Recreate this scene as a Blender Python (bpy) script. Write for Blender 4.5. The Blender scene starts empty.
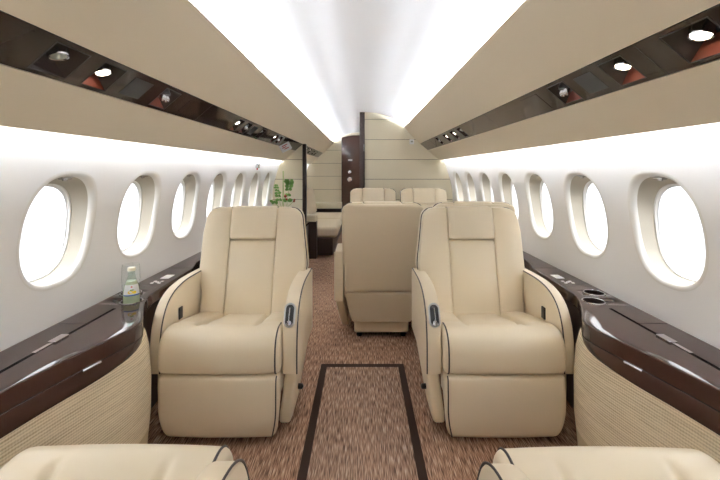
import bpy, bmesh, math, random
from mathutils import Vector, Matrix
random.seed(7)
S = bpy.context.scene
COL = S.collection
PI = math.pi
EYE = 1.13            # camera height
F = 385.0             # focal length in pixels of a 720 px wide frame
Y0, Y1 = -1.6, 7.4    # cabin ends
YB = 4.85             # mid bulkhead

# ------------------------------------------------------------------ materials
def lin(c):
    return tuple(((v/255)/12.92 if v/255 <= .04045 else ((v/255+.055)/1.055)**2.4) for v in c) + (1,)

def pmat(name, rgb, rough=.5, metal=0, spec=.5, coat=0, coat_rough=.03, emit=None, estr=0, noise=None, bump=None):
    m = bpy.data.materials.new(name); m.use_nodes = True
    nt = m.node_tree; b = nt.nodes['Principled BSDF']
    b.inputs['Base Color'].default_value = lin(rgb)
    b.inputs['Roughness'].default_value = rough
    b.inputs['Metallic'].default_value = metal
    b.inputs['Specular IOR Level'].default_value = spec
    b.inputs['Coat Weight'].default_value = coat
    b.inputs['Coat Roughness'].default_value = coat_rough
    if emit:
        b.inputs['Emission Color'].default_value = lin(emit)
        b.inputs['Emission Strength'].default_value = estr
    tc = nt.nodes.new('ShaderNodeTexCoord')
    if noise:                      # (scale, rgb2, amount)
        n = nt.nodes.new('ShaderNodeTexNoise'); n.inputs['Scale'].default_value = noise[0]; n.inputs['Detail'].default_value = 4
        nt.links.new(tc.outputs['Object'], n.inputs['Vector'])
        mx = nt.nodes.new('ShaderNodeMix'); mx.data_type = 'RGBA'
        mx.inputs[6].default_value = lin(rgb); mx.inputs[7].default_value = lin(noise[1])
        nt.links.new(n.outputs['Fac'], mx.inputs[0]); nt.links.new(mx.outputs[2], b.inputs['Base Color'])
    if bump:                       # (scale, strength)
        n = nt.nodes.new('ShaderNodeTexNoise'); n.inputs['Scale'].default_value = bump[0]; n.inputs['Detail'].default_value = 3
        nt.links.new(tc.outputs['Object'], n.inputs['Vector'])
        bp = nt.nodes.new('ShaderNodeBump'); bp.inputs['Strength'].default_value = bump[1]; bp.inputs['Distance'].default_value = .002
        nt.links.new(n.outputs['Fac'], bp.inputs['Height']); nt.links.new(bp.outputs['Normal'], b.inputs['Normal'])
    return m

M = {}
M['leather'] = pmat('cream_leather', (227, 214, 190), .38, spec=.5, noise=(3, (223, 209, 183)), bump=(160, .12))
M['leather_head'] = pmat('cream_leather_soft', (226, 213, 189), .42, spec=.4, bump=(160, .12))
M['piping'] = pmat('dark_piping', (58, 50, 48), .5)
M['wood'] = pmat('dark_gloss_veneer', (58, 38, 31), .07, spec=.4)
M['wood_matte'] = pmat('dark_veneer', (42, 29, 25), .35, spec=.4)
M['strip'] = pmat('dark_gloss_strip', (40, 30, 26), .06, spec=.3, coat=0)
M['wall'] = pmat('white_sidewall', (247, 247, 247), .5, spec=.3)
M['ceil'] = pmat('white_ceiling', (236, 237, 240), .5, spec=.3)
M['bin'] = pmat('greige_panel', (222, 211, 190), .55, spec=.3, bump=(400, .05))
M['board'] = pmat('cream_bulkhead', (224, 216, 194), .5, spec=.3)
M['seam'] = pmat('seam_shadow_gap', (110, 98, 78), .8)
M['chrome'] = pmat('chrome', (205, 205, 208), .14, metal=1)
M['gunmetal'] = pmat('gunmetal', (200, 200, 200), .3, metal=1)
M['black'] = pmat('black_plastic', (16, 15, 16), .35)
M['grey'] = pmat('speaker_grey', (58, 60, 60), .6)
M['reveal'] = pmat('window_reveal', (184, 177, 162), .5, spec=.3)
M['rim'] = pmat('window_rim', (240, 239, 236), .4, spec=.4)
M['white'] = pmat('white_card', (235, 235, 235), .5)
M['lampglass'] = pmat('lamp_off', (170, 175, 165), .1, spec=.8)
M['lit'] = pmat('lamp_lit', (255, 244, 225), .4, emit=(255, 238, 215), estr=9)
M['lamp_reflection'] = pmat('painted_lamp_reflection', (120, 60, 40), .28, metal=.5)  # orange lamp reflection put into the colour of a recess facet
M['led_ceil'] = pmat('led_ceiling', (255, 255, 255), .4, emit=(240, 246, 255), estr=125)
M['led_wall'] = pmat('led_wall', (255, 255, 255), .4, emit=(240, 246, 255), estr=40)
M['red'] = pmat('red_print', (190, 40, 32), .5)
M['blue'] = pmat('blue_print', (60, 110, 185), .5)
M['yellow'] = pmat('yellow_print', (240, 205, 40), .5)
M['capcol'] = pmat('pale_cap', (238, 232, 205), .35)
M['leaf'] = pmat('leaf_green', (128, 178, 92), .5, noise=(30, (96, 146, 66)))
M['stemgreen'] = pmat('pale_stem', (160, 178, 110), .5)
M['rust'] = pmat('rust_bloom', (150, 72, 40), .5)
M['vase'] = pmat('vase_white', (225, 224, 220), .2)
M['rubber'] = pmat('black_rubber', (14, 13, 13), .9, spec=.05)
M['plinth'] = pmat('plinth_tan', (196, 178, 142), .6)

def glassmat(name, tint, rough=0.0, fac=.85):
    m = bpy.data.materials.new(name); m.use_nodes = True; nt = m.node_tree
    for n in list(nt.nodes): nt.nodes.remove(n)
    o = nt.nodes.new('ShaderNodeOutputMaterial'); t = nt.nodes.new('ShaderNodeBsdfTransparent')
    g = nt.nodes.new('ShaderNodeBsdfGlossy'); lw = nt.nodes.new('ShaderNodeLayerWeight'); lw.inputs[0].default_value = .5
    pw = nt.nodes.new('ShaderNodeMath'); pw.operation = 'POWER'; pw.inputs[1].default_value = 5
    fr = nt.nodes.new('ShaderNodeMath'); fr.operation = 'MULTIPLY_ADD'; fr.inputs[1].default_value = .6; fr.inputs[2].default_value = .04
    nt.links.new(lw.outputs['Facing'], pw.inputs[0]); nt.links.new(pw.outputs[0], fr.inputs[0]); mx = nt.nodes.new('ShaderNodeMixShader')
    t.inputs[0].default_value = lin(tint); g.inputs['Roughness'].default_value = rough
    nt.links.new(fr.outputs[0], mx.inputs[0]); nt.links.new(t.outputs[0], mx.inputs[1]); nt.links.new(g.outputs[0], mx.inputs[2])
    nt.links.new(mx.outputs[0], o.inputs[0]); return m
M['pane'] = glassmat('window_pane', (250, 252, 255))
M['glass'] = glassmat('drinking_glass', (252, 253, 253))
M['bottle'] = glassmat('bottle_glass', (238, 245, 240))
M['drink'] = pmat('pale_drink', (210, 214, 184), .2)

def carpet(name, tone=1.0, warm=1.0):
    m = bpy.data.materials.new(name); m.use_nodes = True; nt = m.node_tree; b = nt.nodes['Principled BSDF']
    tc = nt.nodes.new('ShaderNodeTexCoord')
    def ns(sx, sy, det):
        mp = nt.nodes.new('ShaderNodeMapping'); mp.inputs['Scale'].default_value = (sx, sy, 1)
        n = nt.nodes.new('ShaderNodeTexNoise'); n.inputs['Scale'].default_value = 1; n.inputs['Detail'].default_value = det
        nt.links.new(tc.outputs['Object'], mp.inputs[0]); nt.links.new(mp.outputs[0], n.inputs['Vector']); return n
    a = ns(290, 17, 1.5); c = ns(5, 3, 2)
    r = nt.nodes.new('ShaderNodeValToRGB')
    def k(rgb): return lin(tuple(min(255, v*tone) for v in rgb))
    els = [(.22, (56, 42, 34)), (.38, (108, 82, 66)), (.50, (152, 118, 95)), (.62, (182, 150, 126)), (.78, (218, 198, 178))]
    while len(r.color_ramp.elements) < len(els): r.color_ramp.elements.new(.5)
    for e, (p, q) in zip(r.color_ramp.elements, els): e.position = p; e.color = k((q[0], q[1]/warm**.5, q[2]/warm))
    nt.links.new(a.outputs['Fac'], r.inputs[0])
    mx = nt.nodes.new('ShaderNodeMix'); mx.data_type = 'RGBA'; mx.blend_type = 'MULTIPLY'; mx.inputs[0].default_value = .5
    r2 = nt.nodes.new('ShaderNodeValToRGB'); r2.color_ramp.elements[0].position = .3; r2.color_ramp.elements[0].color = (.6, .6, .6, 1); r2.color_ramp.elements[1].position = .7
    nt.links.new(c.outputs['Fac'], r2.inputs[0])
    nt.links.new(r.outputs[0], mx.inputs[6]); nt.links.new(r2.outputs[0], mx.inputs[7]); nt.links.new(mx.outputs[2], b.inputs['Base Color'])
    b.inputs['Roughness'].default_value = .95; b.inputs['Specular IOR Level'].default_value = .1
    bp = nt.nodes.new('ShaderNodeBump'); bp.inputs['Strength'].default_value = .5; bp.inputs['Distance'].default_value = .003
    nt.links.new(a.outputs['Fac'], bp.inputs['Height']); nt.links.new(bp.outputs[0], b.inputs['Normal'])
    return m
M['carpet'] = carpet('woven_carpet')
M['runner'] = carpet('runner_carpet', .98, .94)
M['band'] = pmat('carpet_band', (50, 36, 29), .9, spec=.1, bump=(300, .3))

def woven():
    m = bpy.data.materials.new('woven_panel'); m.use_nodes = True; nt = m.node_tree; b = nt.nodes['Principled BSDF']
    tc = nt.nodes.new('ShaderNodeTexCoord')
    w = nt.nodes.new('ShaderNodeTexWave'); w.wave_type = 'BANDS'; w.bands_direction = 'Z'
    w.inputs['Scale'].default_value = 34; w.inputs['Distortion'].default_value = 1.2; w.inputs['Detail'].default_value = 2; w.inputs['Detail Scale'].default_value = 4
    w2 = nt.nodes.new('ShaderNodeTexWave'); w2.bands_direction = 'Y'; w2.inputs['Scale'].default_value = 42; w2.inputs['Distortion'].default_value = 1
    n = nt.nodes.new('ShaderNodeTexNoise'); n.inputs['Scale'].default_value = 1; n.inputs['Detail'].default_value = 3
    mp = nt.nodes.new('ShaderNodeMapping'); mp.inputs['Scale'].default_value = (7, 7, 120)
    nt.links.new(tc.outputs['Object'], mp.inputs[0]); nt.links.new(mp.outputs[0], n.inputs['Vector'])
    for x in (w, w2): nt.links.new(tc.outputs['Object'], x.inputs['Vector'])
    ad = nt.nodes.new('ShaderNodeMath'); ad.operation = 'MULTIPLY_ADD'; ad.inputs[1].default_value = .5
    nt.links.new(w.outputs['Fac'], ad.inputs[0])
    h = nt.nodes.new('ShaderNodeMath'); h.operation = 'MULTIPLY'; h.inputs[1].default_value = .14
    nt.links.new(w2.outputs['Fac'], h.inputs[0]); nt.links.new(h.outputs[0], ad.inputs[2])
    ad2 = nt.nodes.new('ShaderNodeMath'); ad2.operation = 'MULTIPLY_ADD'; ad2.inputs[1].default_value = .9
    nt.links.new(n.outputs['Fac'], ad2.inputs[0]); nt.links.new(ad.outputs[0], ad2.inputs[2])
    r = nt.nodes.new('ShaderNodeValToRGB'); r.color_ramp.elements[0].position = .3; r.color_ramp.elements[0].color = lin((182, 163, 130))
    r.color_ramp.elements[1].position = 1.0; r.color_ramp.elements[1].color = lin((236, 222, 194))
    nt.links.new(ad2.outputs[0], r.inputs[0]); nt.links.new(r.outputs[0], b.inputs['Base Color'])
    b.inputs['Roughness'].default_value = .8; b.inputs['Specular IOR Level'].default_value = .2
    bp = nt.nodes.new('ShaderNodeBump'); bp.inputs['Strength'].default_value = .35; bp.inputs['Distance'].default_value = .003
    nt.links.new(ad.outputs[0], bp.inputs['Height']); nt.links.new(bp.outputs[0], b.inputs['Normal'])
    return m
M['woven'] = woven()

# ------------------------------------------------------------------ helpers
def tag(o, label=None, cat=None, group=None, kind=None):
    if label: o['label'] = label
    if cat: o['category'] = cat
    if group: o['group'] = group
    if kind: o['kind'] = kind
    return o

def empty(name, loc=(0, 0, 0), rz=0):
    o = bpy.data.objects.new(name, None); COL.objects.link(o)
    o.location = loc; o.rotation_euler = (0, 0, rz); o.empty_display_size = .1
    return o

class MB:
    """collects vertices and faces of one part"""
    def __init__(s): s.v = []; s.f = []; s.mi = []; s.cur = 0
    def add(s, vs, fs):
        b = len(s.v); s.v += [tuple(p) for p in vs]; s.f += [tuple(b+i for i in f) for f in fs]; s.mi += [s.cur]*len(fs)
        return s
    def box(s, x0, x1, y0, y1, z0, z1):
        vs = [(x, y, z) for x in (x0, x1) for y in (y0, y1) for z in (z0, z1)]
        return s.add(vs, [(0, 1, 3, 2), (4, 6, 7, 5), (0, 4, 5, 1), (2, 3, 7, 6), (0, 2, 6, 4), (1, 5, 7, 3)])
    def loft(s, loops, close=True, cap=True):
        n = len(loops[0]); b = len(s.v); vs = [p for l in loops for p in l]; fs = []
        for i in range(len(loops)-1):
            for j in range(n if close else n-1):
                k = (j+1) % n
                fs.append((i*n+j, i*n+k, (i+1)*n+k, (i+1)*n+j))
        if cap and close:
            fs.append(tuple(range(n-1, -1, -1))); fs.append(tuple((len(loops)-1)*n+j for j in range(n)))
        return s.add(vs, fs)
    def tube(s, path, r, n=8, closed=False):
        P = [Vector(p) for p in path]; m = len(P); loops = []
        up = None
        for i in range(m):
            a = P[i-1] if (i > 0 or closed) else P[i]; c = P[(i+1) % m] if (i < m-1 or closed) else P[i]
            t = (c-a).normalized()
            if up is None:
                up = Vector((0, 0, 1)) if abs(t.z) < .9 else Vector((1, 0, 0))
            u = up - t*up.dot(t)
            if u.length < 1e-6: u = t.orthogonal()
            u.normalize(); w = t.cross(u); up = u
            rr = r(i/(m-1)) if callable(r) else r
            loops.append([P[i]+(u*math.cos(2*PI*k/n)+w*math.sin(2*PI*k/n))*rr for k in range(n)])
        if closed: loops.append(loops[0])
        return s.loft(loops, True, not closed)
    def lathe(s, prof, c=(0, 0, 0), n=28, axis=None, cap=True):
        # prof: (radius, height) list, about the axis (default +z) through c
        R = Matrix.Identity(3) if axis is None else Vector((0, 0, 1)).rotation_difference(Vector(axis)).to_matrix()
        loops = [[Vector(c)+R @ Vector((r*math.cos(2*PI*k/n), r*math.sin(2*PI*k/n), h)) for k in range(n)] for r, h in prof]
        return s.loft(loops, True, cap)
    def build(s, name, mat, parent=None, smooth=True, angle=40, recalc=True, normals=None):
        me = bpy.data.meshes.new(name); me.from_pydata(s.v, [], s.f)
        for m_ in (mat if isinstance(mat, (list, tuple)) else [mat]): me.materials.append(m_)
        bm = bmesh.new(); bm.from_mesh(me)
        for i, f in enumerate(bm.faces): f.material_index = s.mi[i]; f.smooth = smooth
        if recalc: bmesh.ops.recalc_face_normals(bm, faces=bm.faces)
        bm.to_mesh(me); bm.free()
        if smooth and angle: me.set_sharp_from_angle(angle=math.radians(angle))
        if normals: me.normals_split_custom_set_from_vertices(normals)
        o = bpy.data.objects.new(name, me); COL.objects.link(o)
        if parent is not None: o.parent = parent
        return o

def catmull(pts, n=6, closed=False):
    out = []; m = len(pts); P = [Vector(p) for p in pts]
    rng = range(m if closed else m-1)
    for i in rng:
        p0 = P[(i-1) % m] if (closed or i > 0) else P[0]; p1 = P[i]; p2 = P[(i+1) % m]
        p3 = P[(i+2) % m] if (closed or i+2 < m) else P[-1]
        for k in range(n):
            t = k/n
            out.append(.5*((2*p1)+(p2-p0)*t+(2*p0-5*p1+4*p2-p3)*t*t+(3*p1-p0-3*p2+p3)*t**3))
    if not closed: out.append(P[-1])
    return out

def interp(tab, x):
    if x <= tab[0][0]: return tab[0][1]
    for i in range(len(tab)-1):
        if x <= tab[i+1][0]:
            (a, b), (c, d) = tab[i], tab[i+1]
            t = (x-a)/(c-a); 
            ma = (tab[i+1][1]-tab[i-1][1])/(tab[i+1][0]-tab[i-1][0]) if i > 0 else (d-b)/(c-a)
            mc = (tab[i+2][1]-b)/(tab[i+2][0]-a) if i+2 < len(tab) else (d-b)/(c-a)
            h = c-a
            return (2*t**3-3*t*t+1)*b+(t**3-2*t*t+t)*h*ma+(-2*t**3+3*t*t)*d+(t**3-t*t)*h*mc
    return tab[-1][1]

def inset(poly, d):
    """offset a closed 2D polygon inwards by d (positive area orientation handled)"""
    n = len(poly); A = sum(poly[i][0]*poly[(i+1) % n][1]-poly[(i+1) % n][0]*poly[i][1] for i in range(n))
    sg = 1 if A > 0 else -1; out = []
    for i in range(n):
        a, b, c = Vector(poly[i-1][:2]), Vector(poly[i][:2]), Vector(poly[(i+1) % n][:2])
        e1 = (b-a); e2 = (c-b)
        if e1.length < 1e-9: e1 = e2
        if e2.length < 1e-9: e2 = e1
        e1.normalize(); e2.normalize()
        n1 = Vector((-e1.y, e1.x)); n2 = Vector((-e2.y, e2.x)); nn = n1+n2
        if nn.length < 1e-6: nn = n1
        nn.normalize(); k = 1/max(.5, nn.dot(n1))
        out.append((b.x+nn.x*sg*d*k, b.y+nn.y*sg*d*k))
    return out

def slab(mb, prof, x0, x1, r, steps=4, inner=1, deform=None):
    """a (y,z) profile extruded over x from x0 to x1 with rounded side edges of radius r"""
    xs = []
    for i in range(steps+1):
        a = PI/2*i/steps; xs.append((x0+r*(1-math.sin(a)), r*(1-math.cos(a))))
    xs = [(x0+r*(1-math.cos(PI/2*i/steps)), r*(1-math.sin(PI/2*i/steps))) for i in range(steps+1)]
    mid = [(x0+r+(x1-x0-2*r)*i/inner, 0) for i in range(1, inner)]
    xe = [(x1-(x-x0), d) for x, d in reversed(xs)]
    loops = []
    for x, d in xs+mid+xe:
        q = inset(prof, d) if d > 1e-6 else [tuple(p[:2]) for p in prof]
        L = [(x, y, z) for y, z in q]
        if deform: L = [deform(*p) for p in L]
        loops.append(L)
    return mb.loft(loops)

def rbox(mb, sx, sy, sz, r, deform, k=4, m=(8, 2, 12)):
    """rounded box centred at the origin; deform maps normalised coordinates (0..1 each) to points"""
    h = (sx/2, sy/2, sz/2)
    ax = []
    for a in range(3):
        inn = h[a]-r; mm = m[a]
        L = [-h[a]+r*(1-math.cos(PI/2*i/k))*0 + r*i/k for i in range(k)] + [-inn+2*inn*i/mm for i in range(mm)] + [inn+r*i/k for i in range(k+1)]
        ax.append(L)
    idx = {}; vs = []; fs = []
    def vid(i, j, l):
        key = (i, j, l)
        if key not in idx:
            p = Vector((ax[0][i], ax[1][j], ax[2][l]))
            q = Vector([max(-(h[a]-r), min(h[a]-r, p[a])) for a in range(3)])
            d = p-q
            if d.length > 1e-9: p = q+d.normalized()*r
            idx[key] = len(vs); vs.append(deform(p.x/sx+.5, p.y/sy+.5, p.z/sz+.5))
        return idx[key]
    N = [len(a)-1 for a in ax]
    for a in range(3):
        b, c = (a+1) % 3, (a+2) % 3
        for side in (0, N[a]):
            for i in range(N[b]):
                for j in range(N[c]):
                    q = []
                    for di, dj in ((0, 0), (1, 0), (1, 1), (0, 1)):
                        key = [0, 0, 0]; key[a] = side; key[b] = i+di; key[c] = j+dj; q.append(vid(*key))
                    fs.append(tuple(q))
    return mb.add(vs, fs)

def boxmap(x0, x1, y0, y1, z0, z1):
    return lambda u, v, w: (x0+(x1-x0)*u, y0+(y1-y0)*v, z0+(z1-z0)*w)

def rb(mb, x0, x1, y0, y1, z0, z1, r=.01, m=(2, 2, 2), k=3):
    return rbox(mb, x1-x0, y1-y0, z1-z0, min(r, (x1-x0)*.49, (y1-y0)*.49, (z1-z0)*.49), boxmap(x0, x1, y0, y1, z0, z1), k, m)

def copy_tree(o, parent=None):
    c = o.copy(); COL.objects.link(c)
    if parent is not None: c.parent = parent
    for ch in list(o.children): copy_tree(ch, c)
    return c

# ------------------------------------------------------------------ cabin profiles
WALL = [(0, 1.03), (.3, 1.12), (.56, 1.14), (.75, 1.139), (.93, 1.12), (1.13, 1.072), (1.26, 1.018), (1.40, .945), (1.48, .905), (1.60, .83), (1.66, .78)]
def wx(z): return interp(WALL, z)
def wnorm(z, s):
    d = (wx(z+.01)-wx(z-.01))/.02
    return Vector((-s, 0, d)).normalized()
def ab(pts): return [(x, EYE+z) for x, z in pts]
E1 = {-1: (.545, EYE+.535), 1: (.523, EYE+.548)}
S1 = {-1: (.757, EYE+.335), 1: (.722, EYE+.338)}
S2 = {-1: (.855, EYE+.250), 1: (.822, EYE+.255)}
CV = {-1: (.992, EYE+.122), 1: (.976, EYE+.131)}
CEIL = ab([(-.87, .47), (-.72, .525), (-.62, .565), (-.545, .592), (-.46, .630), (-.345, .676), (-.2, .722), (0, .737), (.2, .722), (.345, .676), (.45, .632), (.523, .602), (.60, .572), (.72, .525), (.87, .47)])

# floor -----------------------------------------------------------------------
mb = MB(); mb.box(-1.06, 1.06, Y0, Y1, -.03, 0)
tag(mb.build('floor', M['carpet'], smooth=False), kind='structure')
# aisle runner with a dark woven border
run = empty('aisle_runner', (0, 1.0, 0))
tag(run, 'brown carpet runner with dark brown border down the middle of the aisle', 'carpet')
mb = MB(); mb.box(-.204, .204, -2.4, 1.206, 0, .004); mb.build('runner_field', M['runner'], run, smooth=False)
mb = MB(); mb.box(-.239, -.204, -2.4, 1.24, 0, .005); mb.box(.204, .239, -2.4, 1.24, 0, .005); mb.box(-.204, .204, 1.206, 1.24, 0, .005)
mb.build('border', M['band'], run, smooth=False)

# ceiling ---------------------------------------------------------------------
c2 = catmull([(x, z, 0) for x, z in CEIL], 5)
mb = MB(); mb.loft([[(p.x, y, p.y) for p in c2] for y in [Y0+(Y1-Y0)*i/12 for i in range(13)]], close=False)
cl = mb.build('ceiling', M['ceil'], angle=0)
tag(cl, kind='structure')

# side walls with window openings ---------------------------------------------
P = .508; WC = 1.432; WZ = .911; WA, WB_ = .168, .206
def sup(a, b, t, e=2.5):
    c, s = math.cos(t), math.sin(t)
    return a*math.copysign(abs(c)**(2/e), c), b*math.copysign(abs(s)**(2/e), s)
NW = 72
def build_wall(side, s, cells):
    vs, fs, ns = [], [], []
    def quadgrid(ya, yb, za, zb, ny, nz):
        b = len(vs)
        for i in range(ny+1):
            for j in range(nz+1):
                z = za+(zb-za)*j/nz
                vs.append((s*wx(z), ya+(yb-ya)*i/ny, z)); ns.append(wnorm(z, s))
        for i in range(ny):
            for j in range(nz):
                fs.append((b+i*(nz+1)+j, b+(i+1)*(nz+1)+j, b+(i+1)*(nz+1)+j+1, b+i*(nz+1)+j+1))
    zl, zh = .66, 1.19
    quadgrid(Y0, Y1, 0, zl, 4, 14); quadgrid(Y0, Y1, zh, 1.655, 4, 16)
    y = Y0
    for c in sorted(cells):
        if c-P/2 > y+1e-4: quadgrid(y, c-P/2, zl, zh, 2, 14)
        b = len(vs); T = [0, .06, .16, .32, .55, .8, 1]
        for t in T:
            for k in range(NW):
                a = 2*PI*k/NW; oy, oz = sup(WA, WB_, a)
                # rectangle point in the same direction
                ry, rz = oy, oz
                hy = P/2; hz = (zh-WZ) if rz > 0 else (WZ-zl)
                sc = min(hy/abs(ry) if abs(ry) > 1e-6 else 1e9, hz/abs(rz) if abs(rz) > 1e-6 else 1e9)
                py, pz = oy+(oy*sc-oy)*t, oz+(oz*sc-oz)*t
                z = WZ+pz
                vs.append((s*wx(z), c+py, z)); ns.append(wnorm(z, s))
        for i in range(len(T)-1):
            for k in range(NW):
                k2 = (k+1) % NW
                fs.append((b+i*NW+k, b+i*NW+k2, b+(i+1)*NW+k2, b+(i+1)*NW+k))
        # corner triangles of the cell
        y_ = {1: c+P/2, -1: c-P/2}
        for sy in (1, -1):
            for sz in (1, -1):
                zc = zh if sz > 0 else zl
                outer = [(k, vs[b+(len(T)-1)*NW+k]) for k in range(NW)]
                best = None
                for k in range(NW):
                    p, q = outer[k][1], outer[(k+1) % NW][1]
                    def onv(r): return abs(r[1]-y_[sy]) < 1e-5
                    def onh(r): return abs(r[2]-zc) < 1e-5
                    if (onv(p) and onh(q)) or (onh(p) and onv(q)): best = (k, (k+1) % NW)
                if best and not any(onv(outer[k][1]) and onh(outer[k][1]) for k in best):
                    i = len(vs); vs.append((s*wx(zc), y_[sy], zc)); ns.append(wnorm(zc, s))
                    fs.append((b+(len(T)-1)*NW+best[0], b+(len(T)-1)*NW+best[1], i))
        y = c+P/2
    if y < Y1: quadgrid(y, Y1, zl, zh, 2, 14)
    ff = []
    for f in fs:
        a, b_, c_ = (Vector(vs[i]) for i in f[:3])
        nn = (b_-a).cross(c_-a)
        if nn.length < 1e-12 and len(f) > 3: nn = (c_-a).cross(Vector(vs[f[3]])-a)
        ff.append(f if nn.dot(ns[f[0]]) > 0 else tuple(reversed(f)))
    m = MB(); m.add(vs, ff)
    o = m.build('wall_'+side, M['wall'], angle=0, recalc=False, normals=[tuple(n) for n in ns])
    return tag(o, kind='structure')

cellsL = [WC+P*k for k in range(-5, 11)]
cellsR = [WC+P*k for k in range(-5, 11)]
build_wall('left', -1, cellsL); build_wall('right', 1, cellsR)

def make_window(n, s, c):
    root = empty('window_%d' % n, (s*wx(WZ), c, WZ)); tag(root, kind='structure')
    def loop(a, b, dx, dz=0, e=2.5, follow=1.0):
        L = []
        for k in range(NW):
            y, z = sup(a, b, 2*PI*k/NW, e)
            X = wx(WZ+z)*follow+wx(WZ)*(1-follow)
            L.append((s*(X+dx-wx(WZ)), y, z+dz))
        return L
    r = MB(); r.loft([loop(WA+.012, WB_+.012, -.0015), loop(WA+.004, WB_+.004, -.003), loop(WA-.004, WB_-.004, .001), loop(WA-.009, WB_-.009, .010), loop(WA-.010, WB_-.010, .022)], True, False)
    r.build('rim', M['rim'], root, angle=0)
    r = MB(); r.loft([loop(WA-.010, WB_-.010, .022), loop(WA-.012, WB_-.016, .05, -.005), loop(WA-.015, WB_-.026, .080, -.010, follow=.7)], True, False)
    r.build('reveal', M['reveal'], root, angle=0)
    r = MB(); r.loft([loop(WA-.015, WB_-.026, .080, -.010, follow=.7), loop(WA-.020, WB_-.031, .081, -.010, follow=.7), loop(WA-.022, WB_-.033, .090, -.010, follow=.6), loop(WA-.026, WB_-.037, .091, -.010, follow=.6)], True, False)
    r.build('gasket', M['rim'], root, angle=50)
    r = MB(); L = loop(WA-.018, WB_-.030, .088, -.010, follow=.6); r.add(L, [tuple(range(NW))])
    r.build('pane', M['pane'], root, smooth=False)
    r = MB(); rb(r, -.012, .012, -.022, .022, -.004, .004, .003); rb(r, -.004, .004, -.012, .012, -.010, 0, .003)
    l = r.build('shade_latch', M['chrome'], root); l.location = (s*(wx(WZ+WB_)+.03-wx(WZ)), 0, WB_-.016)
    return root
n = 1
for s, cells in ((-1, cellsL), (1, cellsR)):
    for c in cells:
        make_window(n, s, c); n += 1

# overhead bins with light coves ----------------------------------------------
def overhead(s, yend, side, Y0=Y0, label=None):
    e, a, b, c = E1[s], S1[s], S2[s], CV[s]
    root = empty('overhead_panel', (s*a[0], Y0, a[1]))
    tag(root, label or 'long greige overhead panel above the %s row of windows' % side, 'overhead panel')
    ys = [Y0+(yend-Y0)*i/16 for i in range(17)]
    O = Vector((s*a[0], Y0, a[1]))
    def sheet(name, pts, mat, ang=35):
        m = MB(); m.loft([[Vector((s*x, y, z))-O for x, z in pts] for y in ys], True, True); return m.build(name, mat, root, angle=ang)
    up = [(e[0], e[1]), (e[0]+.006, e[1]+.006), (e[0]+.016, e[1]+.004), (a[0]+.02, a[1]+.02), (a[0]+.001, a[1]+.001)]
    # a gentle bulge in the upper panel
    mid = ((e[0]+a[0])/2-.004, (e[1]+a[1])/2-.004)
    up = [(e[0], e[1]), mid, (a[0], a[1]), (a[0]-.001, a[1]+.016), (e[0]+.022, e[1]+.004), (e[0]+.008, e[1]+.009)]
    sheet('upper_panel', up, M['bin'])
    lo = [(b[0], b[1]), ((b[0]+c[0])/2-.002, (b[1]+c[1])/2-.004), (c[0]-.012, c[1]+.006), (c[0]-.003, c[1]), (c[0]+.002, c[1]+.006), (c[0]-.004, c[1]+.018), (b[0]+.018, b[1]+.016)]
    light_block = [(a[0]-.001, a[1]+.016), (b[0]+.018, b[1]+.016), (b[0]+.045, b[1]+.048), (a[0]+.043, a[1]+.050)]  # unseen black sheet, added behind the strip to block light leaking through its edges
    m = MB(); m.loft([[Vector((s*x, y, z))-O for x, z in (light_block[1], light_block[2], light_block[3], light_block[0])] for y in ys], False, False); m.build('housing', M['black'], root, smooth=False)
    sheet('lower_panel', lo, M['bin'])
    # light strips: real lamps hidden in the coves
    yl = yend-.05; seg = int((yl-Y0)/.25)
    m = MB(); q = (e[0]+.072, e[1]-.018)
    for i in range(seg):
        y = Y0+(yl-Y0)*i/seg; y2 = y+(yl-Y0)/seg*.96
        m.box(*sorted((s*(q[0]-.008), s*(q[0]+.008))), y, y2, q[1]-.006, q[1]+.006)
    m.v = [tuple(Vector(v)-O) for v in m.v]
    m.build('ceiling_light_strip', M['led_ceil'], root, smooth=False)
    m = MB(); q = (c[0]-.03, c[1]+.065)
    for i in range(seg):
        y = Y0+(yl-Y0)*i/seg; y2 = y+(yl-Y0)/seg*.96
        m.box(*sorted((s*(q[0]-.006), s*(q[0]+.006))), y, y2, q[1]-.006, q[1]+.006)
    m.v = [tuple(Vector(v)-O) for v in m.v]
    m.build('wall_light_strip', M['led_wall'], root, smooth=False)
overhead(-1, Y1-.01, 'left'); overhead(1, YB-.002, 'right'); overhead(1, Y1-.01, 'right', YB+.052, 'short greige overhead panel in the lounge behind the cream bulkhead')

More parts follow.
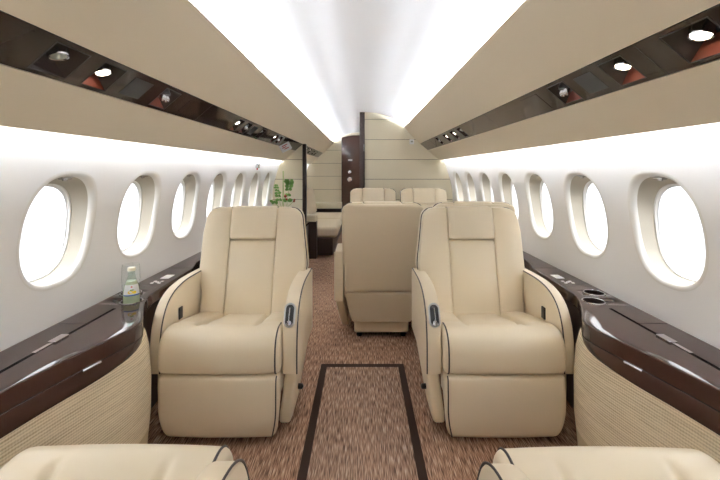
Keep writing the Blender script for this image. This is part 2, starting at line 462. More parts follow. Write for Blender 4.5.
# dark glossy service strips ----------------------------------------------------
def service(s, yend, side, items):
    a, b = S1[s], S2[s]
    A = Vector((s*a[0], 0, a[1])); B = Vector((s*b[0], 0, b[1]))
    across = (B-A); W = across.length; across.normalize()
    along = Vector((0, 1, 0)); nrm = across.cross(along)          # towards the cabin
    if nrm.dot(Vector((-s, 0, -1))) < 0: nrm = -nrm
    root = empty('service_strip', (A.x, Y0, A.z))
    tag(root, 'glossy dark brown strip of reading lights and air vents above the %s windows' % side, 'service strip')
    O = Vector((A.x, Y0, A.z))
    def pt(u, v, d): return A+across*u+along*v+nrm*d-O         # u across 0..W, v = world y, d out
    def bx(m, u0, u1, v0, v1, d0, d1):
        q = [pt(u, v, d) for u in (u0, u1) for v in (v0, v1) for d in (d0, d1)]
        m.add(q, [(0, 1, 3, 2), (4, 6, 7, 5), (0, 4, 5, 1), (2, 3, 7, 6), (0, 2, 6, 4), (1, 5, 7, 3)])
    holes = sorted((y-h, y+h) for k, y, h, w in items if k in ('lamp', 'lit', 'vent'))
    m = MB(); y = Y0
    iw = .100; u0, u1 = (W-iw)/2, (W+iw)/2
    for h0, h1 in holes:
        bx(m, .003, W-.003, y, h0, -.012, 0)
        bx(m, .003, u0, h0, h1, -.012, 0); bx(m, u1, W-.003, h0, h1, -.012, 0)
        y = h1
    bx(m, .003, W-.003, y, yend, -.012, 0)
    m.build('strip_panel', M['strip'], root, smooth=False)
    uc = W/2
    for k, y, h, w in items:
        if k in ('lamp', 'lit', 'vent'):
            # square recess narrowing like a pyramid to a round fitting
            m = MB()
            def ring(f, d): return [pt(uc+sx*iw/2*f, y+sy*h*f, d) for sx, sy in ((-1, -1), (1, -1), (1, 1), (-1, 1))]
            m.loft([ring(1, -.001), ring(.42, -.045)], True, False)
            m.mi = [0, 1 if k != 'lamp' else 0, 0, 0]  # outer facet of lit and vent recesses gets the painted warm reflection
            r = m.build({'lamp': 'reading_light', 'lit': 'reading_light', 'vent': 'air_vent'}[k], [M['strip'], M['lamp_reflection']], root, smooth=False)
            m = MB(); q = ring(1, .001); q2 = ring(.93, .001); q3 = ring(1, -.004)
            m.loft([q3, q, q2], True, False); m.build('bezel', M['black'], r, smooth=False)
            c = pt(uc-.010, y, -.026); rad = min(h, iw/2)*.42
            ax = Vector((nrm.x*.45, -.05, -1))
            m = MB(); m.lathe([(rad*1.18, -.02), (rad*1.22, .010), (rad*1.12, .016), (rad*.98, .014)], c, 24, ax)
            m.build('eyeball_ring', M['chrome'] if k != 'vent' else M['black'], r)
            if k == 'vent':
                m = MB()
                for q in (-1, 1): m.lathe([(rad*.55, 0), (rad*.6, .028), (rad*.4, .036), (rad*.1, .03)], c+along*q*rad*.6, 18, ax)
                m.build('nozzle', M['chrome'], r)
            else:
                m = MB(); m.lathe([(rad*.96, .008), (rad*.9, .0155), (rad*.5, .019), (rad*.02, .0205)], c, 24, ax)
                m.build('bulb', M['lit'] if k == 'lit' else M['lampglass'], r)
        elif k == 'grille':
            m = MB(); bx(m, uc-w, uc+w, y-h, y+h, 0, .002); m.build('speaker_grille', M['grey'], root, smooth=False)
        elif k == 'seam':
            m = MB(); bx(m, .002, W-.002, y-.0015, y+.0015, 0, .0006); m.build('joint', M['black'], root, smooth=False)
        elif k == 'hatch':
            m = MB(); bx(m, uc-w, uc+w, y-h, y+h, 0, .0016); m.build('mask_door', M['strip'], root, smooth=False)
    return root, pt, O
stripL, ptL, OL = service(-1, Y1-.01, 'left', [
    ('hatch', .86, .045, .05), ('lamp', 1.03, .062, 0), ('lit', 1.205, .055, 0), ('grille', 1.375, .055, .04), ('vent', 1.575, .062, 0),
    ('hatch', 1.80, .06, .04), ('seam', 1.95, 0, 0), ('lit', 2.48, .05, 0), ('vent', 2.66, .05, 0), ('grille', 2.82, .05, .04), ('lamp', 3.05, .05, 0), ('hatch', 3.3, .06, .04), ('lit', 3.52, .05, 0), ('vent', 3.7, .05, 0), ('seam', 4.3, 0, 0),
    ('lit', 5.5, .05, 0), ('lit', 5.85, .05, 0), ('vent', 6.3, .05, 0), ('lit', 6.6, .05, 0)])
stripR, ptR, OR_ = service(1, YB-.012, 'right', [
    ('lit', .885, .068, 0), ('seam', 1.03, 0, 0), ('lit', 1.15, .055, 0), ('grille', 1.305, .05, .04), ('vent', 1.475, .062, 0),
    ('hatch', 1.72, .08, .045), ('seam', 2.3, 0, 0), ('lamp', 2.98, .05, 0), ('lit', 3.22, .05, 0), ('lit', 3.50, .05, 0), ('vent', 3.85, .05, 0), ('seam', 4.2, 0, 0)])

# bulkheads ---------------------------------------------------------------------
SEAMS = [.255, .51, .765, 1.02, 1.268, 1.52, 1.775]
def clip(poly, z0, z1):
    def half(pl, zc, keep_above):
        out = []
        for i in range(len(pl)):
            p, q = pl[i-1], pl[i]
            ip = (p[1] >= zc) == keep_above or abs(p[1]-zc) < 1e-9; iq = (q[1] >= zc) == keep_above or abs(q[1]-zc) < 1e-9
            if ip != iq:
                t = (zc-p[1])/(q[1]-p[1]); out.append((p[0]+(q[0]-p[0])*t, zc))
            if iq: out.append(q)
        return out
    r = half(poly, z0, True)
    return half(r, z1, False) if len(r) > 2 else []
def panelled(name, poly, y, t, board=True):
    """panelled partition, front face at y, thickness t"""
    m = MB()
    m.loft([[(x, y+.008, z) for x, z in poly], [(x, y+t, z) for x, z in poly]], True, True)
    o = m.build(name, M['seam'], smooth=False); tag(o, kind='structure')
    b = MB(); zs = [0]+SEAMS+[2.2]
    for z0, z1 in zip(zs, zs[1:]):
        q = clip(poly, z0+.003, z1-.003)
        if len(q) > 2:
            q2 = q
            b.loft([[(x, y, z) for x, z in q2], [(x, y+.012, z) for x, z in q2]], True, True)
    b.build('panel_boards', M['board'], o, smooth=False)
    return o
cr = [(p.x, p.y) for p in c2]
wallR = [(wx(z)-.002, z) for z in [1.40, 1.3, 1.2, 1.1, 1.0, .9, .8, .65, .5, .3, .15, .0]]
polyR = [(-.03, 0)]+[(-.03, EYE+.734)]+[(x, z-.003) for x, z in cr if 0 <= x]+wallR
panelled('wall_bulkhead', polyR, YB, .05)
s1, s2, cc = S1[-1], S2[-1], CV[-1]
polyL = [(-.715, 0)]+[(-wx(z)+.002, z) for z in [0, .15, .3, .5, .65, .8, .9, 1.0, 1.1, 1.2]]+[(-cc[0]-.02, cc[1]-.003), (-cc[0], cc[1]-.003), (-s2[0], s2[1]-.005), (-s1[0]+.003, s1[1]-.004), (-.715, s1[1]-.004)]
panelled('wall_partition', polyL, YB, .04)
polyA = [(-wx(z)+.002, z) for z in [1.40, 1.3, 1.2, 1.1, 1.0, .9, .8, .65, .5, .3, .15, .0]][::-1]+[(x, z-.003) for x, z in cr]+wallR
panelled('wall_aft', polyA, Y1, .05)
m = MB(); m.loft([[(x, Y0-.05, z) for x, z in polyA], [(x, Y0, z) for x, z in polyA]], True, True)
tag(m.build('wall_forward', M['board'], smooth=False), kind='structure')
# dark door posts
m = MB(); rb(m, -.036, .028, YB-.028, YB+.06, 0, EYE+.731, .004)
t1 = tag(m.build('trim_1', M['wood_matte']), kind='structure')
m = MB(); rb(m, .012, .024, YB-.036, YB-.026, EYE+.24, EYE+.33, .003); m.build('strike_plate', M['chrome'], t1)
m = MB(); rb(m, -.752, -.708, YB-.03, YB+.05, 0, S1[-1][1]-.002, .004)
tag(m.build('trim_2', M['wood_matte']), kind='structure')
# aft door
d = empty('door_1', (-.215, Y1, 0)); tag(d, kind='structure')
top = [(-.185, 1.755), (-.12, 1.775), (-.05, 1.79), (.03, 1.80), (.19, 1.805)]
pl = [(-.185, .01)]+top+[(.19, .01)]
m = MB(); m.loft([[(x, -.05, z) for x, z in pl], [(x, -.002, z) for x, z in pl]], True, True); m.build('leaf', M['wood'], d, smooth=False)
m = MB(); rb(m, -.06, .02, -.058, -.05, 1.315, 1.345, .003); m.build('sign_plate', M['white'], d)
m = MB(); m.lathe([(.028, 0), (.030, .012), (.02, .02), (.001, .022)], (-.03, -.05, 1.10), 20, (0, -1, 0)); m.build('lock', M['chrome'], d)
m = MB(); m.lathe([(.044, 0), (.044, .008), (.03, .012), (.03, .004), (.001, .004)], (-.03, -.05, .96), 24, (0, -1, 0)); m.build('ring_handle', M['chrome'], d)
# thermostat
o = empty('thermostat', (.62, YB, EYE+.36)); tag(o, 'small square white thermostat on the cream bulkhead', 'thermostat')
m = MB(); rb(m, -.028, .028, -.012, 0, -.03, .03, .004); m.build('housing', M['white'], o)
m = MB(); rb(m, -.014, .014, -.014, -.011, -.006, .014, .001); m.build('display', M['lampglass'], o)

# ------------------------------------------------------------------ side ledges
XI = [(-1.6, 1.0), (.3, 1.0), (.6, .985), (.8, .960), (.986, .929), (1.12, .902), (1.236, .872), (1.34, .845), (1.41, .832), (1.46, .836), (1.52, .864), (1.6, .908), (1.67, .942), (1.74, .968), (1.82, .978), (2.1, .988), (2.28, .996), (2.38, 1.03), (2.55, 1.045), (2.7, 1.05), (4.84, 1.05)]
LT = .56
FB = [(-1.6, .44), (1.2, .44), (1.36, .452), (1.46, .475), (1.52, .492), (1.62, .50), (2, .50), (4.84, .50)]
XFT = [(-1.6, 1.006), (.3, 1.006), (.6, .99), (.8, .965), (.986, .932), (1.12, .903), (1.236, .873), (1.34, .847), (1.41, .836), (1.46, .834), (1.52, .841), (1.555, .852), (1.58, .875), (1.60, .915)]
def ledge(s, side):
    root = empty('side_ledge', (s*1.0, 1.4, 0))
    tag(root, 'dark glossy wood side ledge with woven panel below the %s windows' % side, 'side ledge')
    O = Vector((s*1.0, 1.4, 0))
    ys = [-1.6+i*.2 for i in range(10)]+[.3+i*.06 for i in range(15)]+[1.2+i*.02 for i in range(36)]+[1.95+i*.15 for i in range(20)]
    ys = [y for y in ys if y < 4.83]+[4.83]
    def sweep(prof, name, mat, ya=-9, yb=99, ang=35):
        m = MB(); L = []
        for y in ys:
            if y < ya or y > yb: continue
            L.append([Vector((s*x, y, z))-O for x, z in prof(y)])
        m.loft(L, True, True); return m.build(name, mat, root, angle=ang)
    def ptop(y):
        x = interp(XI, y); w = wx(LT)-.002; zb = max(.505, interp(FB, y)+.012)
        return [(w, LT), (x+.030, LT), (x+.007, LT), (x+.003, LT-.0010), (x+.0008, LT-.003), (x, LT-.007), (x, LT-.02), (x, zb), (x+.016, zb), (x+.02, LT-.03), (w, LT-.03)]
    top = sweep(ptop, 'ledge_top', M['wood'])
    # cup holes
    cups = [(1.008, 1.680), (1.080, 1.795)]
    bpy.context.view_layer.update()
    for cx, cy in cups:
        k = MB(); k.lathe([(.0425, -.1), (.0425, .1)], (s*cx, cy, LT), 40); ko = k.build('cut', M['black'])
        bo = top.modifiers.new('b', 'BOOLEAN'); bo.operation = 'DIFFERENCE'; bo.solver = 'EXACT'; bo.object = ko
        dg = bpy.context.evaluated_depsgraph_get(); me = bpy.data.meshes.new_from_object(top.evaluated_get(dg))
        top.modifiers.clear(); top.data = me; bpy.data.objects.remove(ko)
        m = MB(); C = Vector((s*cx, cy, LT))-O
        m.lathe([(.0415, -.002), (.0405, -.055), (.036, -.060), (.001, -.060)], C, 36, None, False)
        cup = m.build('cup_holder', M['wood_matte'], root)
        # open ring
        me = MB(); n_ = 40; prof = [(.0410, -.004), (.0410, .0015), (.0435, .003), (.0462, .0012), (.0462, .0)]
        me.loft([[C+Vector((r*math.cos(2*PI*q/n_), r*math.sin(2*PI*q/n_), h)) for q in range(n_)] for r, h in prof], True, False)
        me.build('rim', M['chrome'], cup)
    def pfas(y):
        x = interp(XI, y); zb = interp(FB, y); zt = max(.505, zb+.012)-.004
        return [(x+.001, zt), (x, zt-.002), (x+.002, zb+.004), (x+.004, zb), (x+.012, zb), (x+.012, zt)]
    sweep(pfas, 'fascia', M['wood'], -9, 1.78)
    def pfab(y):
        x = interp(XI, y)+.006; zb = interp(FB, y); xf = interp(XFT, y); xm = min(x, xf+.012)
        return [(x, zb-.001), (min(x, xf+.006) if y < 1.48 else x*.6+xf*.4, zb-.02), (x*.25+xf*.75, zb-.07), (xf, .32), (xf+.002, .16), (xf+.008, .105), (xf+.04, .105), (max(x, xf)+.05, zb-.001)]
    sweep(pfab, 'fabric_panel', M['woven'], -9, 1.612)
    def pkick(y):
        x = interp(XFT, y)+.012
        return [(x, .104), (x-.002, .09), (x+.006, .0), (x+.05, .0), (x+.05, .104)]
    sweep(pkick, 'kick_panel', M['plinth'], -9, 1.612)
    def pdark(y):
        x = interp(XI, y)+.022
        return [(x, .494), (x, .002), (x+.03, .002), (x+.03, .494)]
    sweep(pdark, 'lower_panel', M['wood_matte'], 1.62, 99)
    # table hatch groove, cross joints, latches, switch panels
    m = MB()
    def bx(m, x0, x1, y0, y1, z0, z1):
        x0, x1 = sorted((s*x0, s*x1)); m.box(x0-O.x, x1-O.x, y0-O.y, y1-O.y, z0, z1)
    bx(m, 1.018, 1.030, -.4, 1.59, LT-.001, LT+.0007); m.build('hatch_gap', M['rubber'], root, smooth=False)
    for xa, ya in ((1.03, 1.435), (.985, 1.90), (.997, 2.25)):
        m = MB(); bx(m, xa, 1.136, ya, ya+.003, LT, LT+.0006); m.build('joint', M['black'], root, smooth=False)
    m = MB(); rb(m, s*1.026-.014-O.x, s*1.026+.014-O.x, 1.27-1.4, 1.33-1.4, LT, LT+.006, .002); rb(m, s*1.026-.006-O.x, s*1.026+.006-O.x, 1.20-1.4, 1.272-1.4, LT, LT+.003, .001)
    m.build('hatch_latch', M['chrome'], root)
    xl = interp(XI, 1.24); m = MB()
    # fascia latch follows the ledge front
    pth = [Vector((s*(interp(XI, y)-.003), y, .502))-O for y in (1.205, 1.225, 1.245, 1.265)]
    m.tube(pth, .005, 8); m.build('fascia_latch', M['chrome'], root)
    m = MB(); rb(m, s*1.045-.022-O.x, s*1.045+.022-O.x, 2.03-1.4, 2.10-1.4, LT-.001, LT+.002, .001); m.build('switch_panel', M['white'], root)
    for dx, dy in ((0, 0), (.018, .014), (-.018, .014), (.018, -.016), (-.018, -.016)):
        m = MB(); rb(m, s*1.047+dx-.007-O.x, s*1.047+dx+.007-O.x, 1.965+dy-.007-1.4, 1.965+dy+.007-1.4, LT-.001, LT+.002, .001)
        m.build('switch_button', M['white'], root)
    return root
ledge(-1, 'left'); ledge(1, 'right')

# ------------------------------------------------------------------ club seats
def HW(z):
    w = interp([(.2, .242), (.50, .245), (.545, .258), (.60, .286), (.64, .289), (.75, .274), (.87, .258), (.93, .252)], z)
    r = .055
    if z > .925-r:
        t = min(1, (z-(.925-r))/r); w -= r*(1-math.sqrt(max(0, 1-t*t)))
    return w
def yf(z): return .405+(z-.40)*.27
ARMP = [(.05, .284), (.050, .335), (.054, .41), (.072, .485), (.112, .548), (.18, .588), (.28, .606), (.40, .607), (.525, .603)]
def arm_profile():
    c = [(p.x, p.y) for p in catmull([(y, z, 0) for y, z in ARMP], 5)]
    return c+[(.532, .585), (.53, .282), (.4, .282), (.2, .282)]
def arm_path(x):
    return [(x, p.x-.0015*0, p.y) for p in catmull([(y, z, 0) for y, z in ARMP], 4)]
CUSH = [(.022, .297), (.006, .308), (0, .335), (0, .375), (.007, .415), (.028, .448), (.065, .466), (.110, .466), (.18, .452), (.30, .428), (.42, .404), (.50, .394)]
FOOT = [(.016, .290), (.005, .282), (.001, .25), (0, .19), (.003, .11), (.016, .052), (.035, .030)]

def make_seat(aisle, arms=(1, -1), ao=.318, adz=0, flare=True, rec=.27):
    """aisle: local x side of the control arm. Faces local -y, origin on the floor under the cushion front."""
    root = empty('club_seat')
    def yf(z): return .405+(z-.40)*rec
    def hw(z): return HW(z) if flare else min(HW(z), .254)
    def hws(z, sd): return hw(z) if sd == aisle else min(hw(z), .268)
    # seat cushion
    pr = [(p.x, p.y) for p in catmull([(y, z, 0) for y, z in CUSH], 5)]+[(.50, .297)]
    def dimp(x, y, z):
        if z > .36 and y > .04:
            f = min(1, max(0, (y-.078)/.09)); f = f*f*(3-2*f)
            sx = .110+.018*max(0, 1-(y-.09)/.30)
            d = abs(x)-sx
            z -= .028*f*math.exp(-(d/.012)**2)
            if d < 0: z -= .012*f*(1-(d/sx)**2*.0)*min(1, -d/.03)*.6
            z += .008*f*math.exp(-((abs(x)-.19)/.045)**2)
            z -= .008*math.exp(-((y-.155)/.020)**2)*f
        y += .010*(x/.25)**2
        return (x, y, z)
    m = MB(); slab(m, pr, -.250, .250, .022, 5, 64, dimp); m.build('seat_cushion', M['leather'], root, angle=60)
    q = pr[:int(len(pr)*.66)]
    m = MB(); m.tube([dimp(aisle*.232, y-.0005, z) for y, z in q], .0032, 6); m.build('cushion_piping', M['piping'], root)
    # leg rest
    pf = [(p.x, p.y) for p in catmull([(y, z, 0) for y, z in FOOT], 5)]+[(.09, .030), (.10, .290)]
    def taper(x, y, z):
        t = max(0, min(1, (.17-z)/.14)); return (x*(1-.10*t*t), y+.008*(x/.25)**2, z)
    m = MB(); slab(m, pf, -.248, .248, .018, 4, 12, taper); m.build('leg_rest', M['leather'], root, angle=60)
    q = pf[:31]
    m = MB(); m.tube([taper(aisle*.236, y-.0005, z) for y, z in q], .0028, 6); m.build('leg_rest_piping', M['piping'], root)
    # arms
    ap = [(y, z+adz) for y, z in arm_profile()]
    for s in arms:
        m = MB(); xo = ao if s == aisle or len(arms) == 1 else .302
        x0, x1 = sorted((s*(.252 if adz == 0 else .236), s*xo)); slab(m, ap, x0, x1, .010, 4, 2); a = m.build('armrest', M['leather'], root, angle=50)
        for x in ((s*(xo-.004),) if s == aisle else (s*.256,)):
            m = MB(); m.tube([(x, y-.001, z+adz+.001) for x, y, z in arm_path(x)], .0030, 6); m.build('arm_piping', M['piping'], a)
        m = MB()
        if s == aisle and adz < 0: pass
        elif s == aisle:
            # oval control panel set in the front curve of the arm
            pc = Vector((s*.278, .0865, .515+adz)); t = Vector((0, .50, .866)); nrm = Vector((0, -.866, .50)); ux = Vector((1, 0, 0))
            def stad(a, b, d):
                L = []
                for k in range(32):
                    th = 2*PI*k/32; cx_, sy_ = math.cos(th)*a, math.sin(th)*a
                    sy_ += b if sy_ >= 0 else -b
                    L.append(pc+ux*cx_+t*sy_+nrm*d)
                return L
            m.loft([stad(.024, .026, -.012), stad(.024, .026, .006), stad(.021, .026, .008), stad(.018, .026, .005)], True, True)
            cp = m.build('control_panel', M['gunmetal'], a)
            m = MB(); m.loft([stad(.0175, .025, .004), stad(.017, .025, .0065)], True, True); m.build('panel_face', M['black'], cp)
            m = MB()
            m.tube([pc+t*-.025+nrm*.010, pc+t*.0+nrm*.012, pc+t*.028+nrm*.010], .0032, 8)
            m.lathe([(.011, 0), (.011, .006), (.001, .007)], pc+t*-.034+nrm*.005, 14, nrm)
            m.build('lever', M['chrome'], cp)
        else:
            rb(m, s*.2495-.004, s*.2495+.004, .205, .238, .448+adz, .503+adz, .010); m.build('recline_button', M['black'], a)
        # fairing below the arm
        fp = [(.12, .27), (.10, .20), (.085, .10), (.10, .05), (.16, .035), (.30, .04), (.38, .12), (.50, .27)]
        m = MB(); x0, x1 = sorted((s*.255, s*.305)); slab(m, fp, x0, x1, .012, 3, 2, lambda x, y, z: (x-(.27-z)*.12*s, y, z)); m.build('base_fairing', M['leather'], root, angle=40)
        m = MB(); m.lathe([(.012, 0), (.012, .018), (.004, .024)], (s*.295, .20, .15), 14, (s, 0, 0)); m.build('release_knob', M['black'], root)
    # backrest
    m = MB()
    def shell(u, v, w):
        z = .335+(.918-.335)*w; X = (u*2-1)*(hws(z, 1 if u > .5 else -1)+.004); th = .135-.045*w
        return (X, yf(z)+.045+(th-.045)*v, z)
    rbox(m, .56, .09, .58, .02, shell, 4, (12, 2, 30)); m.build('back_shell', M['leather'], root, angle=0)
    for s in (-1, 1):
        def bol(u, v, w):
            z = .35+(.928-.35)*w; X = .1226+(hws(z, s)-.1226)*u
            y = yf(z)+.062*v-(.010*math.sin(PI*min(1, max(0, u)))*(1-v))
            return (s*X, y, z)
        m = MB(); rbox(m, .14, .062, .58, .009, bol, 4, (8, 2, 34)); m.build('back_bolster', M['leather'], root, angle=0)
    def cen(u, v, w):
        z = .35+(.757-.35)*w; X = (u*2-1)*.1215
        return (X, yf(z)+.004+.055*v-.012*math.sin(PI*u)*(1-v)*math.sin(PI*min(1, w*1.0)), z)
    m = MB(); rbox(m, .243, .055, .405, .009, cen, 4, (10, 2, 16)); m.build('back_panel', M['leather'], root, angle=0)
    def hed(u, v, w):
        z = .762+(.932-.762)*w; X = (u*2-1)*.1225
        return (X, yf(z)-.014+.075*v-.010*math.sin(PI*u)*math.sin(PI*w)*(1-v), z)
    m = MB(); rbox(m, .245, .075, .17, .018, hed, 4, (10, 2, 8)); m.build('headrest', M['leather_head'], root, angle=0)
    # piping round the back front
    path = []
    zs = [.56+.02*i for i in range(16)]+[.875+.005*i for i in range(11)]
    for z in zs: path.append((z, yf(z)+.037))
    full = [(-hws(z, -1)-.002, y, z) for z, y in path]+[(hws(z, 1)+.002, y, z) for z, y in reversed(path)]
    m = MB(); m.tube(full, .0032, 6); m.build('back_piping', M['piping'], root)
    # lower back skirt, pedestal and feet
    def skirt(u, v, w):
        z = .125+(.33-.125)*w; X = (u*2-1)*(.190+.055*max(0, w)**.7); return (X, .25+(.225+.046*w)*v, z)
    m = MB(); rbox(m, .46, .25, .2, .008, skirt, 4, (6, 4, 6)); m.build('back_skirt', M['leather'], root, angle=0)
    m = MB(); rb(m, -.185, .185, .13, .42, .028, .14, .015); m.build('pedestal', M['leather'], root)
    for sx in (-.15, .15):
        for y in (.16, .39):
            m = MB(); m.lathe([(.016, 0), (.018, .012), (.012, .03)], (sx, y, 0), 14); m.build('foot', M['rubber'], root)
    return root

G = 'cream leather club seats'
YS = 1.55
s = make_seat(1); s.location = (-.587, YS, 0); s.rotation_euler.z = .0
tag(s, 'cream leather club seat facing us left of the aisle, nearest the bottle', 'seat', G)
sr = make_seat(-1); sr.location = (.583, YS, 0)
tag(sr, 'cream leather club seat facing us right of the aisle, in front of the turned seat', 'seat', G)
# foreground seats, seen only as cushion and lowered aisle arm at the bottom of the photo
a = make_seat(-1, (-1,), .300, adz=-.08, rec=.72); a.location = (-.570, .988, 0); a.rotation_euler.z = PI
tag(a, 'cream seat cushion and aisle arm cut off by the lower left frame edge', 'seat', G)
a = make_seat(1, (1,), .300, adz=-.08, rec=.72); a.location = (.570, .980, 0); a.rotation_euler.z = PI
tag(a, 'cream seat cushion and aisle arm cut off by the lower right frame edge', 'seat', G)
# conference pair turned away
a = make_seat(1, (1, -1), .312, flare=False); a.location = (.128, 3.03, 0); a.rotation_euler.z = PI
tag(a, 'cream seat turned with its plain back towards us beside the aisle', 'seat', G)
b = make_seat(-1, (-1,), .312, flare=False); b.location = (.700, 3.03, 0); b.rotation_euler.z = PI
tag(b, 'cream seat by the window, mostly hidden behind the right facing seat', 'seat', G)
c = make_seat(-1, (1, -1), .305, flare=False); c.location = (.118, 3.76, 0)
tag(c, 'far cream seat top in front of the bulkhead, the one nearer the dark post', 'seat', G)
e = make_seat(1, (1,), .312, flare=False); e.location = (.683, 3.76, 0)
tag(e, 'far cream seat top in front of the bulkhead, the one nearer the right windows', 'seat', G)

# ------------------------------------------------------------------ bottle and glass
LZ = LT-.0588
bt = empty('bottle', (-1.008, 1.680, LZ)); tag(bt, 'small lemonade bottle with white lemon label in the ledge cup holder', 'bottle')
m = MB(); m.lathe([(.026, .001), (.031, .004), (.0330, .012), (.0335, .088), (.0325, .108), (.028, .130), (.0205, .150), (.0145, .168), (.0132, .180), (.0132, .190), (.0148, .192), (.0148, .196), (.012, .198)], n=32); m.build('glass_body', M['bottle'], bt)
m = MB(); m.lathe([(.029, .004), (.0315, .012), (.0320, .086), (.0310, .106), (.0265, .128), (.019, .148), (.001, .1481)], n=28); m.build('drink', M['drink'], bt)
m = MB(); m.lathe([(.0157, .192), (.0160, .198), (.0145, .206), (.001, .207)], n=20); m.build('cap', M['capcol'], bt)
m = MB(); ang = -PI/2+.55
def lab(rr, z0, z1, a0, a1, mat, nm, par, seg=14):
    q = MB(); L = []
    for i in range(seg+1):
        t = a0+(a1-a0)*i/seg
        L.append([(rr(z)*math.cos(t), rr(z)*math.sin(t), z) for z in [z0+(z1-z0)*j/4 for j in range(5)]])
    q.loft(L, False, False); return q.build(nm, mat, par, angle=0)
def br(z): return interp([(0, .0335), (.088, .0335), (.108, .0325), (.13, .028), (.15, .0205)], z)
lb = lab(lambda z: br(z)+.0006, .090, .136, ang-1.05, ang+1.05, M['white'], 'label', bt)
lab(lambda z: br(z)+.0010, .090, .095, ang-1.05, ang+1.05, M['blue'], 'label_band', lb)
def blob(cx, cz, rx, rz, mat, nm):
    q = MB(); L = []
    for k in range(16):
        t = 2*PI*k/16; z = cz+rz*math.sin(t); th = ang+(cx+rx*math.cos(t))/.031
        L.append(((br(z)+.0013)*math.cos(th), (br(z)+.0013)*math.sin(th), z))
    q.add(L, [tuple(range(16))]); q.build(nm, mat, lb, smooth=False)
blob(-.004, .106, .010, .0065, M['yellow'], 'lemon'); blob(.010, .105, .007, .006, M['yellow'], 'lemon')
blob(.001, .115, .008, .003, M['leaf'], 'lemon_leaf'); blob(0, .128, .004, .003, M['red'], 'star')
gl = empty('glass', (-1.080, 1.795, LZ)); tag(gl, 'clear empty drinking glass in the rear cup holder behind the bottle', 'glass')
m = MB(); m.lathe([(.024, .001), (.027, .004), (.033, .05), (.0375, .09), (.0395, .13), (.0380, .175), (.0365, .192), (.0350, .1925), (.0365, .175), (.038, .13), (.036, .09), (.0315, .05), (.025, .012), (.001, .010)], n=36); m.build('tumbler', M['glass'], gl)

# ------------------------------------------------------------------ flowers on a low sideboard by the partition
sb = empty('sideboard', (-.86, 4.35, 0)); tag(sb, 'low dark wood sideboard under the flowers against the left partition', 'sideboard')
m = MB(); rb(m, -.17, .19, -.42, .42, .04, .47, .006); m.build('cabinet_body', M['wood_matte'], sb)
m = MB(); rb(m, -.18, .20, -.44, .44, .47, .50, .006); m.build('sideboard_top', M['wood'], sb)
fl = empty('flower_arrangement', (-.875, 4.40, .50)); tag(fl, 'tall green stems with rust blooms standing before the panelled partition', 'flowers')
m = MB(); m.lathe([(.035, 0), (.045, .01), (.052, .08), (.040, .15), (.030, .19), (.026, .19), (.034, .15), (.044, .08), (.03, .02), (.001, .018)], n=28); m.build('vase', M['vase'], fl)
def X_(px): return (px-362.5)*4.4/F+.875
def Z_(py): return EYE-(py-170.5)*4.4/F-.50
def leaf(mb, base, d, L, w, cup=.2):
    d = d.normalized(); sd = d.cross(Vector((0, 1, .2))).normalized(); up = sd.cross(d)
    top = []; 
    pts = [(0, 0), (.25, .8), (.55, 1), (.8, .7), (1, 0)]
    vs = []
    for t, ww in pts:
        c = base+d*L*t-up*cup*L*t*t
        vs += [c-sd*w*ww+up*w*.25*ww, c-up*.001, c+sd*w*ww+up*w*.25*ww]
    fs = []
    for i in range(4):
        for j in (0, 1): fs.append((3*i+j, 3*i+j+1, 3*i+j+4, 3*i+j+3))
    b0 = [Vector(v)-up*.0015 for v in vs]
    mb.add(vs, fs); mb.add(b0, fs)
def stem(path, r, mat, leaves, lmat=M['leaf'], nm='stem'):
    m = MB(); pp = catmull(path, 5); m.tube(pp, r, 6); st = m.build(nm, mat, fl)
    if leaves:
        m = MB()
        for t0, L in leaves:
            p = pp[int(t0*(len(pp)-1))]
            for sg in (-1, 1):
                leaf(m, Vector(p), Vector((sg*.9, random.uniform(-.6, .3), random.uniform(.1, .6))), L*random.uniform(1.0, 1.4), L*.5)
            leaf(m, Vector(p), Vector((random.uniform(-.4, .4), -1, .3)), L*.9, L*.42)
        m.build('leaves', lmat, st, angle=0)
    return st
stem([(0, 0, .15), (X_(281), 0, Z_(206)), (X_(278.5), 0, Z_(196)), (X_(276), 0, Z_(184))], .003, M['stemgreen'], [(.55, .04), (.68, .035), (.78, .035), (.86, .03), (.93, .03), (.99, .022)])
stem([(0, .01, .15), (X_(283), .01, Z_(206)), (X_(283), .01, Z_(190)), (X_(283), .01, Z_(171))], .0065, M['stemgreen'], [])
st = stem([(.01, -.01, .15), (X_(287), -.01, Z_(206)), (X_(288.5), -.01, Z_(193)), (X_(290.5), -.01, Z_(180))], .003, M['stemgreen'], [(.5, .05), (.62, .04), (.74, .04), (.84, .045), (.92, .045), (.98, .06)])
m = MB()
for px, py, r in ((286, 196, .020), (287, 199, .015), (294.5, 201, .014), (295, 199.5, .012)):
    m.lathe([(.001, -r), (r*.7, -r*.6), (r, 0), (r*.7, r*.6), (.001, r)], (X_(px), -.03, Z_(py)), 12)
m.build('blooms', M['rust'], fl)
stem([(.01, 0, .15), (X_(287), -.01, Z_(208)), (X_(291), -.02, Z_(204)), (X_(294), -.03, Z_(201))], .003, M['stemgreen'], [], nm='stem')
stem([(-.01, 0, .15), (X_(279), 0, Z_(207)), (X_(276), 0, Z_(204)), (X_(273), -.01, Z_(202))], .003, M['stemgreen'], [(.8, .035), (.95, .035)])

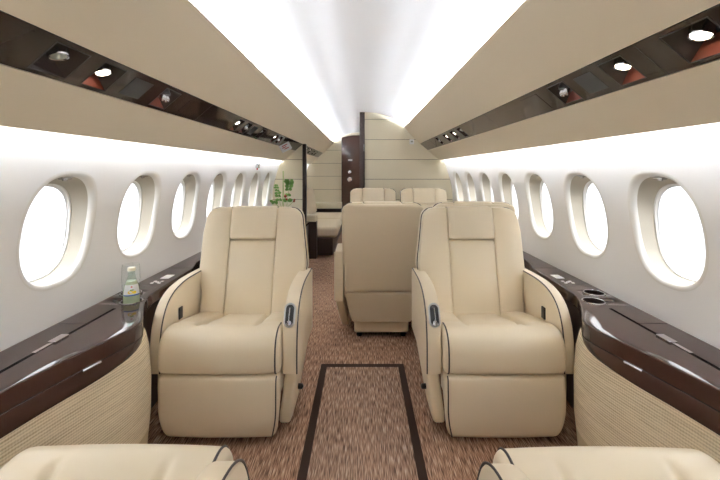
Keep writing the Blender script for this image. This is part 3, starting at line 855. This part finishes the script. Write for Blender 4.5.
# white card hanging from the left strip and a small clip on the wall
cpos = ptL(.085, 3.93, .055)+OL
tg = empty('tag_card', cpos); tag(tg, 'white card with red print hanging from the left strip near the partition', 'card')
m = MB(); rb(m, -.055, .055, -.003, .003, -.045, .045, .002); cd = m.build('card', M['white'], tg)
m = MB()
for i, (w0, w1) in enumerate(((-.03, .03), (-.034, .01), (-.02, .03))): m.box(w0, w1, -.0045, -.003, .018-.02*i, .026-.02*i)
m.build('red_print', M['red'], tg, smooth=False)
tg.rotation_euler = (math.radians(-25), math.radians(-28), math.radians(10))
zc = 1.175; yc = 3.83
cp = empty('wall_clip', (-wx(zc)+.012, yc, zc)); tag(cp, 'tiny chrome clip with a red tab above the left windows', 'clip')
m = MB(); rb(m, -.014, .014, -.03, .03, -.022, .022, .006); m.build('clip_body', M['chrome'], cp)
m = MB(); rb(m, -.006, .006, -.02, -.004, -.04, -.02, .003); m.build('red_tab', M['red'], cp)

# ------------------------------------------------------------------ aft lounge
dv = empty('divan', (-.75, 6.0, 0)); tag(dv, 'cream side divan in the lounge beyond the doorway', 'sofa')
m = MB(); rb(m, -.24, .36, -.95, .95, .02, .24, .01); m.build('divan_base', M['wood_matte'], dv)
for i, (y0, y1) in enumerate(((-.93, .0), (.0, .93))):
    m = MB(); rb(m, -.15, .42, y0+.002, y1-.002, .24, .385, .05, (6, 6, 3), 5); m.build('seat_cushion', M['leather'], dv)
    def bk(u, v, w): return (-.30+.17*u+.07*(1-w)*u, y0+(y1-y0)*v, .38+.44*w)
    m = MB(); rbox(m, .17, .9, .44, .045, bk, 5, (3, 6, 5)); m.build('back_cushion', M['leather'], dv, angle=0)
m = MB(); rb(m, -.24, .16, -1.08, -.955, 0, .475, .008); m.build('end_panel', M['wood_matte'], dv)
m = MB(); rb(m, -.24, .165, -1.09, -.95, .475, .565, .02); m.build('arm_pad', M['leather'], dv)
cs = empty('console', (-.72, 7.22, 0)); tag(cs, 'cream console with a dark open shelf against the far lounge wall', 'console')
m = MB(); rb(m, -.28, .33, -.16, .16, .43, .53, .006); m.build('console_top', M['board'], cs)
m = MB(); rb(m, -.28, .33, -.10, .16, 0, .43, .004); m.build('console_body', M['wood_matte'], cs)

# ------------------------------------------------------------------ daylight, camera, view
w = bpy.data.worlds.new('daylight'); S.world = w; w.use_nodes = True
nt = w.node_tree; bg = nt.nodes['Background']
tc = nt.nodes.new('ShaderNodeTexCoord'); sp = nt.nodes.new('ShaderNodeSeparateXYZ'); rp = nt.nodes.new('ShaderNodeValToRGB')
mr = nt.nodes.new('ShaderNodeMapRange'); mr.inputs[1].default_value = -1; mr.inputs[2].default_value = 1
nt.links.new(tc.outputs['Generated'], sp.inputs[0]); nt.links.new(sp.outputs[2], mr.inputs[0]); nt.links.new(mr.outputs[0], rp.inputs[0])
while len(rp.color_ramp.elements) > 1: rp.color_ramp.elements.remove(rp.color_ramp.elements[-1])
rp.color_ramp.elements[0].position = .30; rp.color_ramp.elements[0].color = (.03, .03, .03, 1)
for p_, v_ in ((.36, .32), (.55, .36), (.72, 1.0)):
    e_ = rp.color_ramp.elements.new(p_); e_.color = (v_*.97, v_*.985, v_, 1)
nt.links.new(rp.outputs[0], bg.inputs[0]); bg.inputs[1].default_value = 3.6

cam = bpy.data.cameras.new('camera'); co = bpy.data.objects.new('camera', cam); COL.objects.link(co); S.camera = co
co.location = (0, 0, EYE); co.rotation_euler = (PI/2, 0, 0)
cam.sensor_fit = 'HORIZONTAL'; cam.sensor_width = 36; cam.lens = 36*F/720
cam.shift_x = -2.5/720; cam.shift_y = -69.5/720; cam.clip_start = .02; cam.clip_end = 60

S.view_settings.view_transform = 'Standard'; S.view_settings.look = 'None'
S.view_settings.exposure = .95; S.view_settings.gamma = 1; S.view_settings.use_curve_mapping = False
S.cycles.use_denoising = True
S.cycles.max_bounces = 10; S.cycles.diffuse_bounces = 7; S.cycles.transparent_max_bounces = 16
S.cycles.sample_clamp_indirect = 8
